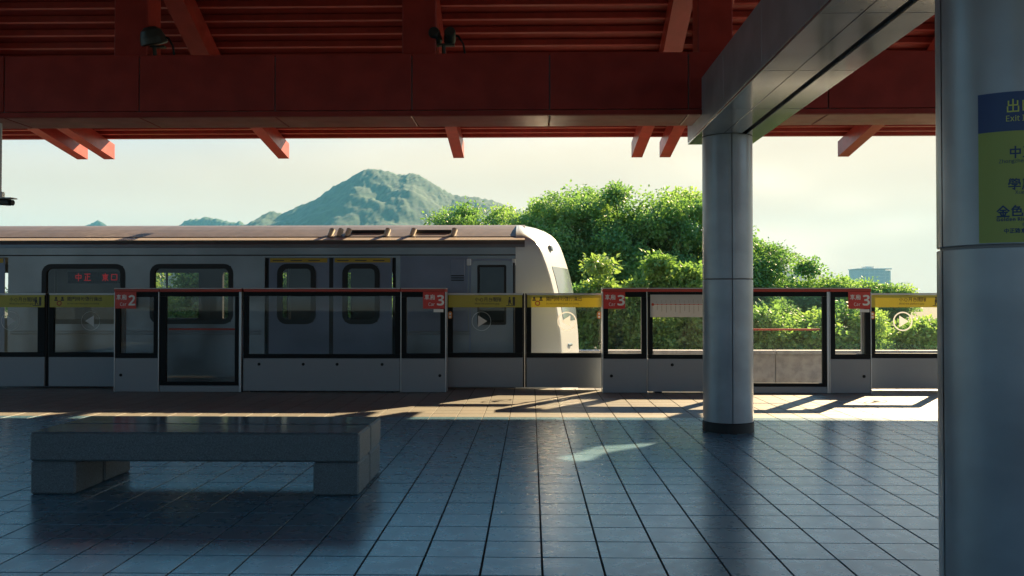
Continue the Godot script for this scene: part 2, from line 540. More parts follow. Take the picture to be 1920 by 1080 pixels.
# ------------------------------------------------------------------ ground and hills
func ground_and_hills():
	var s := new_st()
	quad(s, Vector3(-1600, -1.6, 60), Vector3(1600, -1.6, 60), Vector3(1600, -1.6, -2350), Vector3(-1600, -1.6, -2350), Vector3.UP)
	tag(obj("ground", s, "earth"), "flat green ground reaching from the railway to the hills", "ground", "", "structure")
	s = new_st()
	box(s, -40, 40, -1.3, -1.1, -17.7, -13.28, 0.0)
	tag(obj("track_bed", s, "ballast"), "pale grey concrete bed of the track beside the platform", "track bed", "", "structure")
	var px := func(x, y, d): return Vector2((x - 996.0) * d / 1636.0, 1.31 + (565.0 - y) * d / 1636.0)
	hill("mountain", 1500.0, [[300, 470], [400, 440], [458, 421], [489, 400], [506, 394], [526, 398], [552, 385], [586, 373], [622, 347], [648, 334], [666, 323], [682, 314], [703, 313], [721, 317], [750, 325], [768, 322], [784, 325], [802, 335], [823, 348], [851, 364], [898, 368], [924, 374], [1000, 400], [1100, 440], [1220, 500], [1330, 560]], 420.0, 7, px,
		"tall blue green forested mountain with a double summit behind the train")
	hill("hill", 2100.0, [[90, 450], [140, 425], [160, 417], [172, 410], [184, 415], [200, 427], [250, 450]], 160.0, 9, px, "tiny pointed blue hilltop showing above the train roof")
	hill("hill", 1900.0, [[270, 450], [325, 425], [336, 414], [350, 409], [365, 408], [380, 403], [395, 408], [405, 408], [420, 412], [432, 416], [445, 412], [456, 418], [480, 430], [540, 460]], 200.0, 12, px, "low blue ridge left of the mountain, above the train roof")
	hill("hill", 1500.0, [[1290, 560], [1380, 515], [1450, 498], [1490, 498], [1515, 505], [1545, 518], [1580, 534], [1640, 548], [1760, 556], [1900, 560]], 150.0, 15, px, "pale hazy hill behind the trees right of the column")

func hill(called, d, prof, deep, seed_, px: Callable, label):
	var n := FastNoiseLite.new()
	n.seed = seed_
	n.frequency = 0.012
	n.fractal_octaves = 4
	var nx := 420 if called == "mountain" else 160
	var nz := 110 if called == "mountain" else 40
	var x0: float = px.call(prof[0][0], prof[0][1], d).x
	var x1: float = px.call(prof[-1][0], prof[-1][1], d).x
	var P := []
	for i in nx + 1:
		var X: float = lerp(x0, x1, float(i) / nx)
		var k := 0
		while k < prof.size() - 2 and px.call(prof[k + 1][0], 0, d).x < X:
			k += 1
		var a: Vector2 = px.call(prof[k][0], prof[k][1], d)
		var b: Vector2 = px.call(prof[k + 1][0], prof[k + 1][1], d)
		var top: float = lerp(a.y, b.y, clampf((X - a.x) / (b.x - a.x), 0, 1))
		var row := []
		for j in nz + 1:
			var u := 2.0 * j / nz - 1.0     # -1 near foot, 0 crest, 1 far foot
			var Z: float = -d - u * deep
			var f := pow(1.0 - absf(u), 0.9)
			var rough: float = n.get_noise_2d(X, Z) * 0.07 * minf(absf(u) * 4.0, 1.0) * (1.0 - absf(u))
			var tree: float = n.get_noise_2d(X * 8.0, Z * 8.0) * 3.2
			row.append(Vector3(X, maxf(-2.0, (top + 2.0) * clampf(f + rough, 0.0, 0.985 if absf(u) > 0.05 else 1.0) - 2.0 + (tree - 1.5) * (1.0 - absf(u))), Z))
		P.append(row)
	var N := []
	for i in nx + 1:
		var line := []
		for j in nz + 1:
			line.append((P[mini(i + 1, nx)][j] - P[maxi(i - 1, 0)][j]).cross(P[i][maxi(j - 1, 0)] - P[i][mini(j + 1, nz)]).normalized() * 1.0)
			if line[-1].y < 0.0:
				line[-1] = -line[-1]
		N.append(line)
	var s := new_st()
	for i in nx:
		for j in nz:
			for q in [[0, 0, 1, 0, 1, 1], [0, 0, 1, 1, 0, 1]]:
				smooth_tri(s, [P[i + q[0]][j + q[1]], P[i + q[2]][j + q[3]], P[i + q[4]][j + q[5]]], [N[i + q[0]][j + q[1]], N[i + q[2]][j + q[3]], N[i + q[4]][j + q[5]]])
	tag(obj(called, s, "forest"), label, "hill" if called == "hill" else "mountain", "", "structure")

# ------------------------------------------------------------------ platform floor
func platform():
	var f := thing("platform_floor", "blue grey glazed floor tiles with dark joints, and a beige tiled strip along the gates", "floor", Vector3.ZERO, "", "structure")
	bx("grout_bed", "grout", f, -12, 12, -0.35, -0.006, -13.22, 3.2, 0.0)
	bx("platform_edge", "concrete", f, -14, 14, -1.1, -0.36, -13.2, 3.2, 0.0)
	var s := new_st()
	var g := 0.1449
	var c := 0.0010
	var d := 0.0022
	var o := [Vector3(-g, -d, -g), Vector3(g, -d, -g), Vector3(g, -d, g), Vector3(-g, -d, g)]
	var i := []
	for p in o:
		i.append(Vector3(signf(p.x) * (g - c), 0, signf(p.z) * (g - c)))
	quad(s, i[0], i[1], i[2], i[3], Vector3.UP)
	for k in 4:
		var k2 := (k + 1) % 4
		quad(s, i[k], i[k2], o[k2], o[k], o[k] + o[k2] + Vector3.UP * 0.3)
		quad(s, o[k], o[k2], o[k2] - Vector3(0, 0.006, 0), o[k] - Vector3(0, 0.006, 0), o[k] + o[k2])
	var tile := s.commit()
	var near := []
	var rest := []
	var row := 0
	while row < 53:
		var z: float = -13.05 + 0.01 + row * 0.3 + 0.004
		for k in range(-38, 39):
			var x: float = 0.054 + 0.15 + k * 0.3
			var dd := -z
			if dd > 4.05 and x > -0.63 * dd - 0.2 and x < 0.47 * dd + 0.2:
				near.append(Vector3(x, 0, z))
			else:
				rest.append(Vector3(x, 0, z))
		row += 1
	near.sort_custom(func(a, b): return a.z > b.z or (a.z == b.z and a.x < b.x))
	while near.size() > 300:
		rest.append(near.pop_back())
	for p in near:
		var t := MeshInstance3D.new()
		t.name = "tile"
		t.mesh = tile
		t.material_override = M["tile_%d" % rng.randi_range(0, 3)]
		t.position = p + Vector3(0, rng.randf_range(-0.0006, 0.0006), 0)
		t.rotation = Vector3(rng.randf_range(-1, 1) * 0.0016, rng.randi_range(0, 3) * PI / 2, rng.randf_range(-1, 1) * 0.0016)
		t.name = "tile" if not f.has_node("tile") else "tile_%03d" % f.get_child_count()
		f.add_child(t, true)
	for v in 8:
		var mm := MultiMesh.new()
		mm.transform_format = MultiMesh.TRANSFORM_3D
		mm.mesh = tile
		var mine := []
		for k in rest.size():
			if (k * 7 + k / 5) % 4 == v % 4 and (rest[k].z < -9.8) == (v > 3):
				mine.append(rest[k])
		mm.instance_count = mine.size()
		for k in mine.size():
			mm.set_instance_transform(k, Transform3D(Basis.from_euler(Vector3(rng.randf_range(-1, 1) * 0.0016, 0, rng.randf_range(-1, 1) * 0.0016)), mine[k]))
		var mi := MultiMeshInstance3D.new()
		mi.name = "far_tiles" if v < 4 else "edge_tiles"
		mi.multimesh = mm
		mi.material_override = M[("tile_%d" if v < 4 else "edge_tile_%d") % (v % 4)]
		mi.set_meta("kind", "stuff")
		put(mi, f)
	# the far edge of the platform, behind the viewer
	var bw := thing("back_parapet", "low dark stone clad wall along the platform edge behind the viewer", "wall")
	for k in range(-6, 6):
		bx("wall_panel", "stone_cladding", bw, k * 2.2 + 0.006, k * 2.2 + 2.194, 0.0, 1.0, 2.6, 2.8, 0.01)
	# parapet beyond the track
	var p := thing("parapet_wall", "long grey concrete parapet with pale coping beyond the track", "wall")
	for k in range(-6, 9):
		bx("wall_panel", "concrete", p, k * 2.5 + 0.006, k * 2.5 + 2.494, -1.6, 0.22, -18.2, -18.0, 0.01)
		bx("coping", "concrete", p, k * 2.5 + 0.004, k * 2.5 + 2.496, 0.221, 0.305, -18.25, -17.94, 0.012)

# ------------------------------------------------------------------ canopy
const RAFTERS := [-11.9, -8.44, -7.93, -4.63, -1.35, 1.96, 2.48, 5.76, 9.2]

func roof_y(d: float) -> float:   # underside of the battens at distance d
	return 4.79 + (12.7 - d) * 0.48 if d < 12.7 else 4.79 - (d - 12.7) * 0.1515

const GAP := Rect2(4.5, 13.0, 2.0, 2.4)
const PATCH := [[0.23, 7.30], [0.29, 7.20], [0.41, 7.16], [0.51, 7.26], [0.57, 7.44], [0.67, 7.62], [0.83, 7.76], [1.02, 7.92], [1.21, 8.12], [1.01, 8.11], [0.81, 8.00], [0.65, 7.96], [0.53, 7.84], [0.45, 7.64], [0.35, 7.50], [0.25, 7.42]]

func gap_outline() -> PackedVector2Array:   # the torn place in the roof sheet, found by following the sun back from the patch of light on the floor
	var out := PackedVector2Array()
	for p in PATCH:
		var t: float = (4.88 - 0.1515 * (p[1] - 12.7)) / (0.68 + 0.1515)
		out.append(Vector2(p[0] + 0.66 * t, p[1] + t))
	return out

func gap_mid() -> float:
	var g := gap_outline()
	return (g[0].y + g[8].y) * 0.5

func canopy():
	var c := thing("station_canopy", "red painted canopy roof with battens and slanting rafters over the platform", "canopy")
	var ridge := 6.4
	for side in [1, -1]:
		var Z := func(d): return -d if side == 1 else -(2 * ridge - d)
		for x in RAFTERS:
			var s := new_st()
			beam(s, Vector3(x, roof_y(ridge), Z.call(ridge)), Vector3(x, roof_y(12.7), Z.call(12.7)), 0.26, 0.34)
			obj("rafter", s, "red_paint", c)
			s = new_st()
			beam(s, Vector3(x, roof_y(12.702), Z.call(12.702)), Vector3(x, roof_y(16.2), Z.call(16.2)), 0.2, 0.28)
			obj("rafter_tail", s, "red_paint", c)
		var d := ridge + 0.1
		while d < 16.1:
			var s := new_st()
			var bits := [[-13.4, 11.4]]
			if side == 1 and d > 13.0 and d < 15.2:
				var lo := 99.0
				var hi := -99.0
				for g in gap_outline():
					if absf(g.y - d) < 0.16:
						lo = minf(lo, g.x - 0.04)
						hi = maxf(hi, g.x + 0.04)
				if hi > lo:
					bits = [[-13.4, lo], [hi, 11.4]]
			for q in bits:
				box(s, q[0], q[1], roof_y(d) + 0.001, roof_y(d) + 0.085, Z.call(d) - 0.04, Z.call(d) + 0.04, 0.004)
			obj("batten", s, "red_paint", c)
			d += 0.235
		for q in [[ridge, 12.7], [12.7, 16.12]]:
			var s := new_st()
			var spans := [[-13.5, 11.5]]
			var torn: bool = side == 1 and q[0] > 12.0
			if torn:
				spans = [[-13.5, GAP.position.x], [GAP.end.x, 11.5]]
				for half in [[q[0], gap_mid()], [gap_mid(), q[1]]]:   # the bay with the gap through which the sun falls on the tiles
					var bay := PackedVector2Array([Vector2(GAP.position.x, half[0]), Vector2(GAP.end.x, half[0]), Vector2(GAP.end.x, half[1]), Vector2(GAP.position.x, half[1])])
					for poly in Geometry2D.clip_polygons(bay, gap_outline()):
						var ix := Geometry2D.triangulate_polygon(poly)
						for k in range(0, ix.size() - 2, 3):
							var tp := []
							for e in 3:
								tp.append(Vector3(poly[ix[k + e]].x, roof_y(poly[ix[k + e]].y) + 0.09, -poly[ix[k + e]].y))
							tri(s, tp[0], tp[1], tp[2], Vector3.DOWN)
							for e in 3:
								tp[e].y += 0.012
							tri(s, tp[0], tp[1], tp[2], Vector3.UP)
			for sp in spans:
				var a := Vector3(sp[0], roof_y(q[0]) + 0.09, Z.call(q[0]))
				var b := Vector3(sp[0], roof_y(q[1]) + 0.09, Z.call(q[1]))
				var w := Vector3(sp[1] - sp[0], 0, 0)
				var t := Vector3(0, 0.05, 0)
				quad(s, a, a + w, b + w, b, Vector3.DOWN)
				quad(s, a + t, a + w + t, b + w + t, b + t, Vector3.UP)
				quad(s, b, b + w, b + w + t, b + t, b - a)
				for e in [Vector3.ZERO, w]:
					quad(s, a + e, b + e, b + e + t, a + e + t, e - w / 2)
			obj("roof_deck", s, "red_paint", c)
	for x in [-4.03, -1.12, 1.83, 4.78]:
		bx("king_post", "red_panel", c, x - 0.17, x + 0.17, 3.752, roof_y(8.9) + 0.05, -8.98, -8.66, 0.01)

func columns_and_beams():
	# red beam along the platform, clad in panels
	var b := thing("red_beam", "long dark red panelled beam under the canopy above the train", "beam")
	bx("core", "core_steel", b, -13, 11, 3.17, 3.735, -9.08, -8.57, 0.0)
	var x := -12.04
	while x < 10.5:
		bx("face_panel", "red_panel", b, x + 0.006, x + 1.352, 3.195, 3.752, -8.566, -8.545, 0.004)
		bx("soffit_panel", "red_panel", b, x + 0.006, x + 1.352, 3.135, 3.165, -9.06, -8.56, 0.006)
		x += 1.358
	bx("lip", "red_panel", b, -13, 11, 3.137, 3.187, -8.556, -8.535, 0.005)
	bx("lip", "red_panel", b, -13, 11, 3.14, 3.2, -9.11, -9.07, 0.005)
	# grey beam over the columns
	var g := thing("grey_beam", "shiny grey metal clad beam with a dark groove, resting on the columns", "beam")
	bx("core", "core_steel", g, 1.69, 2.33, 3.02, 3.49, -9.30, 2.0, 0.0)
	var z := -9.32
	for k in 9:
		var z1 := z + (0.47 if k == 0 else 1.26)
		for q in [[1.67, 1.915], [1.92, 2.095], [2.15, 2.35]]:
			bx("soffit_panel", "steel_polished", g, q[0], q[1], 2.98, 3.0, z + 0.002, z1 - 0.003, 0.002)
		bx("side_panel", "steel_panel", g, 1.668, 1.688, 3.002, 3.5, z + 0.002, z1 - 0.003, 0.003)
		bx("side_panel", "steel_panel", g, 2.332, 2.352, 3.002, 3.5, z + 0.002, z1 - 0.003, 0.003)
		z = z1
	bx("end_panel", "steel_panel", g, 1.69, 2.33, 3.002, 3.5, -9.322, -9.302, 0.003)
	column("column", Vector3(2.0, 0, -8.93), -1.609, "shiny round grey column standing by the sunlit edge of the platform")
	column("column", Vector3(2.0, 0, -3.75), PI, "close round grey column carrying the yellow exit sign")
	# the exit sign wrapped round the close column
	var at := Vector3(2.0, 0, -3.75)
	var facing := atan2(-at.x, -at.z)
	var sgn := thing("exit_sign", "yellow exit information sheet with blue header wrapped on the close column", "sign")
	var R := 0.2535
	var a0 := deg_to_rad(-18.5)
	var bend := func(p: Vector3) -> Vector3:
		var a := facing + a0 + p.x / 0.25
		return at + Vector3(sin(a) * (R + p.z), p.y, cos(a) * (R + p.z))
	var sheet := func(y0, y1, z0):
		var s := new_st()
		for k in 24:
			var u0 := 0.44 * k / 24
			var u1 := 0.44 * (k + 1) / 24
			for q in [[[u0, y0], [u1, y0], [u1, y1]], [[u0, y0], [u1, y1], [u0, y1]]]:
				var pp := []
				var nn := []
				for e in q:
					pp.append(bend.call(Vector3(e[0], e[1], z0)))
					nn.append((bend.call(Vector3(e[0], e[1], 1.0)) - bend.call(Vector3(e[0], e[1], 0.0))).normalized())
				smooth_tri(s, pp, nn)
		return s
	obj("sheet", sheet.call(1.545, 2.145, 0.0), "sign_yellow", sgn)
	obj("header", sheet.call(1.99, 2.147, 0.0008), "header_blue", sgn)
	var s := new_st()
	glyphs(s, "出口資訊", 0.098, 2.114, 0.050, 0.0050, 0.0018, bend)
	words(s, "Exit Information", 0.096, 2.028, 0.022, 0.0018, bend)
	obj("header_lettering", s, "pale_yellow_print", sgn)
	s = new_st()
	glyphs(s, "中正東路", 0.108, 1.926, 0.044, 0.0058, 0.001, bend)
	words(s, "Zhongzheng E. Rd.", 0.072, 1.862, 0.014, 0.001, bend)
	glyphs(s, "學府路", 0.104, 1.800, 0.044, 0.0048, 0.001, bend)
	words(s, "Xuefu Rd.", 0.128, 1.736, 0.014, 0.001, bend)
	glyphs(s, "金色水岸", 0.064, 1.690, 0.044, 0.0058, 0.001, bend)
	words(s, "Golden Riverside", 0.062, 1.630, 0.014, 0.001, bend, HORIZONTAL_ALIGNMENT_LEFT, true)
	glyphs(s, "中正路東岸出口", 0.088, 1.600, 0.018, 0.0024, 0.001, bend)
	glyphs(s, "水岸", 0.150, 1.622, 0.014, 0.0014, 0.001, bend)
	obj("lettering", s, "navy_print", sgn)

func column(called, at: Vector3, turn: float, label):
	var c := thing(called, label, "column", at, "round columns on the platform")
	var s := new_st()
	lathe(s, [[0.236, 0.0], [0.236, 2.979]], Vector3.ZERO)
	obj("core", s, "core_steel", c)
	for h in [[0.10, 1.527], [1.539, 2.978]]:
		for k in 2:
			s = new_st()
			var a := turn + PI * k + 0.018
			var e := turn + PI * (k + 1) - 0.018
			var r := 0.25
			lathe(s, [[0.238, h[0]], [r - 0.003, h[0]], [r, h[0] + 0.003], [r, h[1] - 0.003], [r - 0.003, h[1]], [0.238, h[1]]], Vector3.ZERO, Vector3.UP, a + PI / 2 * 0, e, 28)
			obj("drum_panel", s, "steel_panel", c)
	s = new_st()
	lathe(s, [[0.256, 0.0], [0.256, 0.094], [0.25, 0.098], [0.236, 0.099]], Vector3.ZERO, Vector3.UP, 0.0, TAU, 40)
	obj("plinth", s, "black_rubber", c)

# ------------------------------------------------------------------ train
func train():
	var t := thing("metro_train", "stainless steel metro train with a white rounded cab end passing the gates", "train")
	var zn := -13.5
	var zf := -16.7
	var wins := [[-7.63, -6.38, 0.99, 1.86], [-5.92, -4.68, 0.99, 1.86]]
	var outer_holes := [[-10.9, -8.2, -0.02, 2.0], [-7.63, -6.38, 0.99, 1.86], [-5.92, -4.68, 0.99, 1.86], [-4.15, -2.10, -0.02, 1.99], [-0.80, -0.42, 0.98, 1.84]]
	var s := new_st()
	holed(s, -13.6, -0.24, -0.9, 2.02, zn, outer_holes, 0.09)
	obj("side_wall", s, "train_steel", t)
	s = new_st()   # cant rail above the groove
	box(s, -13.6, -0.24, 2.034, 2.15, zn - 0.06, zn + 0.004, 0.004)
	obj("cant_rail", s, "train_steel", t)
	s = new_st()
	box(s, -13.6, -0.24, 2.015, 2.036, zn - 0.06, zn - 0.012, 0.0)
	obj("groove", s, "black_rubber", t)
	for y in [0.83, 0.79]:
		for q in [[-13.6, -10.95], [-8.15, -4.2], [-2.05, -0.95]]:
			bx("bead", "train_steel", t, q[0], q[1], y, y + 0.018, zn - 0.004, zn + 0.012, 0.005)
	# roof: a folded section along the car
	var zc := (zn + zf) / 2
	var fold := func(called, sec: Array, m):
		for side in [1.0, -1.0]:
			var rs := new_st()
			for k in sec.size() - 1:
				var p: Array = sec[k]
				var q: Array = sec[k + 1]
				quad(rs, Vector3(-13.6, p[1], zc + p[0] * side), Vector3(-0.1, p[1], zc + p[0] * side), Vector3(-0.1, q[1], zc + q[0] * side), Vector3(-13.6, q[1], zc + q[0] * side), Vector3(0, absf(p[0] - q[0]) + 0.02, absf(q[1] - p[1]) * side))
			obj(called, rs, m, t)
	fold.call("roof_shoulder", [[1.604, 2.15], [1.598, 2.2], [1.565, 2.255]], "train_steel")
	fold.call("roof_gutter", [[1.565, 2.254], [1.602, 2.264], [1.49, 2.308], [1.44, 2.312], [1.44, 2.29]], "gutter_cream")
	fold.call("roof", [[1.442, 2.295], [1.43, 2.33], [1.2, 2.41], [1.0, 2.476], [0.75, 2.545], [0.5, 2.588], [0.25, 2.598], [0.0, 2.6]], "train_roof")
	for q in [[-2.88, -2.31], [-1.84, -1.26]]:
		bx("roof_hatch", "dark_recess", t, q[0], q[1], 2.36, 2.452, -13.99, -13.88, 0.01)
		bx("hatch_sill", "cream_cap", t, q[0] - 0.03, q[1] + 0.03, 2.362, 2.382, -13.87, -13.80, 0.004)
	for x in [-3.17, -3.03, -2.90, -2.28, -1.87, -1.22]:
		s = new_st()
		tube(s, [Vector3(x - 0.02, 2.33, -13.72), Vector3(x + 0.01, 2.45, -13.80)], [0.038, 0.046], 10)
		obj("roof_insulator", s, "cream_cap", t)
	# windows with rounded black gaskets
	for w in wins + [[-3.92, -3.39, 0.99, 1.86], [-2.90, -2.39, 0.99, 1.86]]:
		s = new_st()
		ring(s, w[0] - 0.035, w[1] + 0.035, w[2] - 0.035, w[3] + 0.035, 0.15, 0.075, zn - 0.05, zn + 0.008)
		var fr := obj("window_frame", s, "black_rubber", t)
		s = new_st()
		pane(s, w[0], w[1], w[2], w[3], zn - 0.02)
		obj("window_pane", s, "train_glass", fr)
	# the pair of doors
	for q in [[-4.09, -3.145, -3.92, -3.39], [-3.08, -2.16, -2.90, -2.39], [-10.8, -9.6, -10.5, -9.95], [-9.55, -8.26, -9.2, -8.7]]:
		s = new_st()
		holed(s, q[0], q[1], 0.0, 1.985, zn - 0.018, [[q[2], q[3], 0.99, 1.86]], 0.03)
		var dr := obj("door_leaf", s, "train_panel", t)
		s = new_st()
		box(s, q[0] + 0.02, q[1] - 0.03, 1.915, 1.982, zn - 0.02, zn - 0.012, 0.0)
		obj("door_notice", s, "train_yellow", dr)
		s = new_st()
		for k in 3:
			box(s, q[0] + 0.06 + k * 0.28, q[0] + 0.24 + k * 0.28, 1.938, 1.952, zn - 0.0125, zn - 0.011, 0.0)
		obj("notice_print", s, "dark_print", dr)
	bx("door_seal", "black_rubber", t, -3.15, -3.075, 0.0, 1.99, zn - 0.04, zn - 0.022, 0.0)
	bx("door_backing", "black_rubber", t, -4.15, -4.09, 0.0, 1.99, zn - 0.09, zn - 0.06, 0.0)
	bx("door_backing", "black_rubber", t, -2.16, -2.10, 0.0, 1.99, zn - 0.09, zn - 0.06, 0.0)
	# driver's door
	s = new_st()
	ring(s, -0.96, -0.24, -0.3, 1.97, 0.12, 0.028, zn - 0.01, zn + 0.006)
	var cd := obj("cab_door", s, "train_panel", t)
	s = new_st()
	ring(s, -0.835, -0.385, 0.945, 1.875, 0.03, 0.035, zn - 0.04, zn + 0.007)
	obj("window_frame", s, "black_rubber", cd)
	s = new_st()
	pane(s, -0.80, -0.42, 0.98, 1.84, zn - 0.03)
	obj("window_pane", s, "train_glass", cd)
	s = new_st()
	tube(s, [Vector3(-0.27, 1.9, zn), Vector3(-0.265, 1.9, zn + 0.05), Vector3(-0.262, 0.4, zn + 0.05), Vector3(-0.262, 0.4, zn)], [0.016])
	obj("grab_rail", s, "black_rubber", t)
	bx("rail_bracket", "train_mask", t, -0.30, -0.235, 1.865, 1.97, zn, zn + 0.03, 0.01)
	bx("rail_bracket", "train_mask", t, -1.0, -0.93, 1.865, 1.97, zn, zn + 0.02, 0.01)
	var vent := bx("side_vent", "train_panel", t, -1.25, -1.03, 1.70, 1.97, zn - 0.01, zn + 0.014, 0.008)
	for k in 3:
		bx("slat", "black_rubber", vent, -1.24, -1.04, 1.70 - 0.035 * k, 1.715 - 0.035 * k, zn + 0.0145, zn + 0.018, 0.0)
	# the side by the cab has smooth painted skin
	s = new_st()
	box(s, -2.03, -0.98, 0.85, 2.01, zn - 0.003, zn + 0.0035, 0.002)
	obj("side_skin", s, "train_panel", t)
	# inside
	bx("car_floor", "interior", t, -13.6, -0.3, -0.1, -0.02, zf + 0.1, zn - 0.1, 0.0)
	bx("car_ceiling", "interior", t, -13.6, -0.3, 2.06, 2.1, zf + 0.1, zn - 0.1, 0.0)
	s = new_st()
	holed(s, -13.6, -0.24, -0.9, 2.14, zf, outer_holes.slice(1, 3) + [[-10.2, -9.6, 0.99, 1.86], [-3.85, -3.45, 0.99, 1.86], [-2.85, -2.45, 0.99, 1.86]], 0.09, Vector3(0, 0, -1))
	obj("far_side_wall", s, "train_steel", t)
	bx("far_lining", "interior", t, -13.6, -7.7, -0.02, 0.95, zf + 0.06, zf + 0.1, 0.0)
	bx("far_lining", "interior", t, -7.65, -0.3, -0.02, 0.95, zf + 0.06, zf + 0.1, 0.0)
	bx("cab_bulkhead", "interior", t, -1.35, -1.30, -0.02, 2.06, zf + 0.1, zn - 0.1, 0.0)
	for q in [[-7.9, -6.2], [-6.0, -4.5]]:
		var seat := bx("seat", "seat_blue", t, q[0], q[1], 0.36, 0.45, zf + 0.12, zf + 0.58, 0.03)
		bx("seat_back", "seat_blue", seat, q[0], q[1], 0.46, 0.95, zf + 0.105, zf + 0.19, 0.03)
	for q in [[-4.35, -15.6], [-6.15, -14.6], [-2.0, -15.6], [-8.05, -14.6]]:
		s = new_st()
		tube(s, [Vector3(q[0], -0.02, q[1]), Vector3(q[0], 2.06, q[1])], [0.018])
		obj("hand_pole", s, "train_steel", t)
	var led := bx("led_display", "black_frame", t, -7.45, -6.6, 1.60, 1.79, -13.92, -13.86, 0.004)
	s = new_st()
	for k in 5:
		if k == 2:
			continue
		glyphs(s, ["中", "正", "", "東", "口"][k], -7.33 + k * 0.145, 1.755, 0.115, 0.014, -13.8585)
	obj("led_characters", s, "led_red", led)
	# cab end: plan curves stacked by height
	var rows := [[-0.95, 0.40, 0.72, 1.56], [-0.5, 0.46, 0.79, 1.6], [0.0, 0.475, 0.815, 1.602], [0.45, 0.47, 0.82, 1.602], [0.75, 0.455, 0.81, 1.602], [1.0, 0.425, 0.785, 1.602], [1.25, 0.385, 0.755, 1.602], [1.46, 0.345, 0.725, 1.602], [1.7, 0.285, 0.675, 1.602], [1.86, 0.235, 0.635, 1.602], [2.05, 0.165, 0.575, 1.602], [2.15, 0.12, 0.54, 1.598], [2.24, 0.06, 0.505, 1.57], [2.31, -0.03, 0.465, 1.50], [2.38, -0.12, 0.415, 1.38], [2.45, -0.16, 0.34, 1.22], [2.51, -0.18, 0.24, 1.0], [2.56, -0.19, 0.11, 0.74], [2.595, -0.20, -0.04, 0.4], [2.605, -0.21, -0.15, 0.12]]
	var across := [0.985, 0.955, 0.91, 0.84, 0.76, 0.66, 0.5, 0.33, 0.16, 0.0, -0.16, -0.33, -0.5, -0.66, -0.76, -0.84, -0.91, -0.955, -0.985]
	var cols := across.size() + 7
	var V := func(r: Array, k: int) -> Vector3:
		var jx := minf(-0.24, r[1] - 0.04)
		if k == 0 or k == cols:
			return Vector3(jx, r[0], zc + r[3] * (1.0 if k == 0 else -1.0))
		if k == 1 or k == cols - 1:
			return Vector3(lerp(jx, r[1], 0.6), r[0], zc + r[3] * (1.0 if k == 1 else -1.0))
		if k == 2 or k == cols - 2:
			return Vector3(r[1] - 0.035, r[0], zc + r[3] * (1.0 if k == 2 else -1.0))
		if k == 3 or k == cols - 3:
			return Vector3(r[1] - 0.006, r[0], zc + r[3] * (0.996 if k == 3 else -0.996))
		var c: float = across[k - 4]
		return Vector3(r[1] + (r[2] - r[1]) * (1.0 - pow(absf(c), 1.45)), r[0], zc + r[3] * c)
	var grid := []
	for r in rows:
		var line := []
		for k in cols + 1:
			line.append(V.call(r, k))
		grid.append(line)
	var nrm := []
	for i in rows.size():
		var line := []
		for k in cols + 1:
			var du: Vector3 = grid[i][mini(k + 1, cols)] - grid[i][maxi(k - 1, 0)]
			var dv: Vector3 = grid[mini(i + 1, rows.size() - 1)][k] - grid[maxi(i - 1, 0)][k]
			var n := du.cross(dv).normalized()
			if n.dot(grid[i][k] - Vector3(-1.0, 1.0, zc)) < 0:
				n = -n
			line.append(n)
		nrm.append(line)
	var shell := new_st()
	var shield := new_st()
	for i in rows.size() - 1:
		for k in cols:
			var glazed: bool = rows[i][0] >= 0.99 and rows[i + 1][0] <= 1.91 and k >= 7 and k < cols - 7
			for q in [[[i, k], [i, k + 1], [i + 1, k + 1]], [[i, k], [i + 1, k + 1], [i + 1, k]]]:
				var pp := []
				var nn := []
				for e in q:
					nn.append(nrm[e[0]][e[1]])
					pp.append(grid[e[0]][e[1]] + (nrm[e[0]][e[1]] * 0.006 if glazed else Vector3.ZERO))
				smooth_tri(shield if glazed else shell, pp, nn)
	obj("cab_mask", shell, "train_mask", t)
	obj("windscreen", shield, "windscreen", t)
	s = new_st()
	lathe(s, [[0.055, -0.03], [0.055, 0.008], [0.04, 0.014], [0.0, 0.014]], Vector3(0.325, 2.17, -14.02), Vector3(0.88, 0.34, 0.33).normalized(), 0.0, TAU, 18)
	obj("marker_lamp", s, "windscreen", t)
	s = new_st()
	tube(s, [Vector3(0.575, 0.615, -13.90), Vector3(0.615, 0.615, -13.99), Vector3(0.645, 0.615, -14.09)], [0.024], 10)
	obj("headlight", s, "windscreen", t)

# ------------------------------------------------------------------ platform gates
const ZB := -12.5     # front of the fixed units
const ZD := -12.95    # front of the sliding gates

func framed(parent, x0, x1, y0, y1, side, low, top, z, deep):   # black border round a pane of glass
	bx("frame_rail", "black_frame", parent, x0, x1, y0, y0 + low, z - deep, z, 0.003)
	bx("frame_rail", "black_frame", parent, x0, x1, y1 - top, y1, z - deep, z, 0.003)
	bx("frame_stile", "black_frame", parent, x0, x0 + side[0], y0 + low + 0.001, y1 - top - 0.001, z - deep, z, 0.003)
	bx("frame_stile", "black_frame", parent, x1 - side[1], x1, y0 + low + 0.001, y1 - top - 0.001, z - deep, z, 0.003)
	var s := new_st()
	pane(s, x0 + side[0] * 0.5, x1 - side[1] * 0.5, y0 + low * 0.5, y1 - top * 0.5, z - deep * 0.5)
	return obj("glass_pane", s, "glass", parent)

func disc(s, c: Vector3, r, seg = 16):
	for k in seg:
		tri(s, c, c + Vector3(cos(TAU * k / seg), sin(TAU * k / seg), 0) * r, c + Vector3(cos(TAU * (k + 1) / seg), sin(TAU * (k + 1) / seg), 0) * r, Vector3(0, 0, 1))

func bolt(parent, x, y, z):
	var s := new_st()
	lathe(s, [[0.022, 0.0], [0.022, 0.004], [0.012, 0.007], [0.0, 0.007]], Vector3(x, y, z), Vector3(0, 0, 1), 0.0, TAU, 14)
	obj("lock", s, "black_frame", parent)

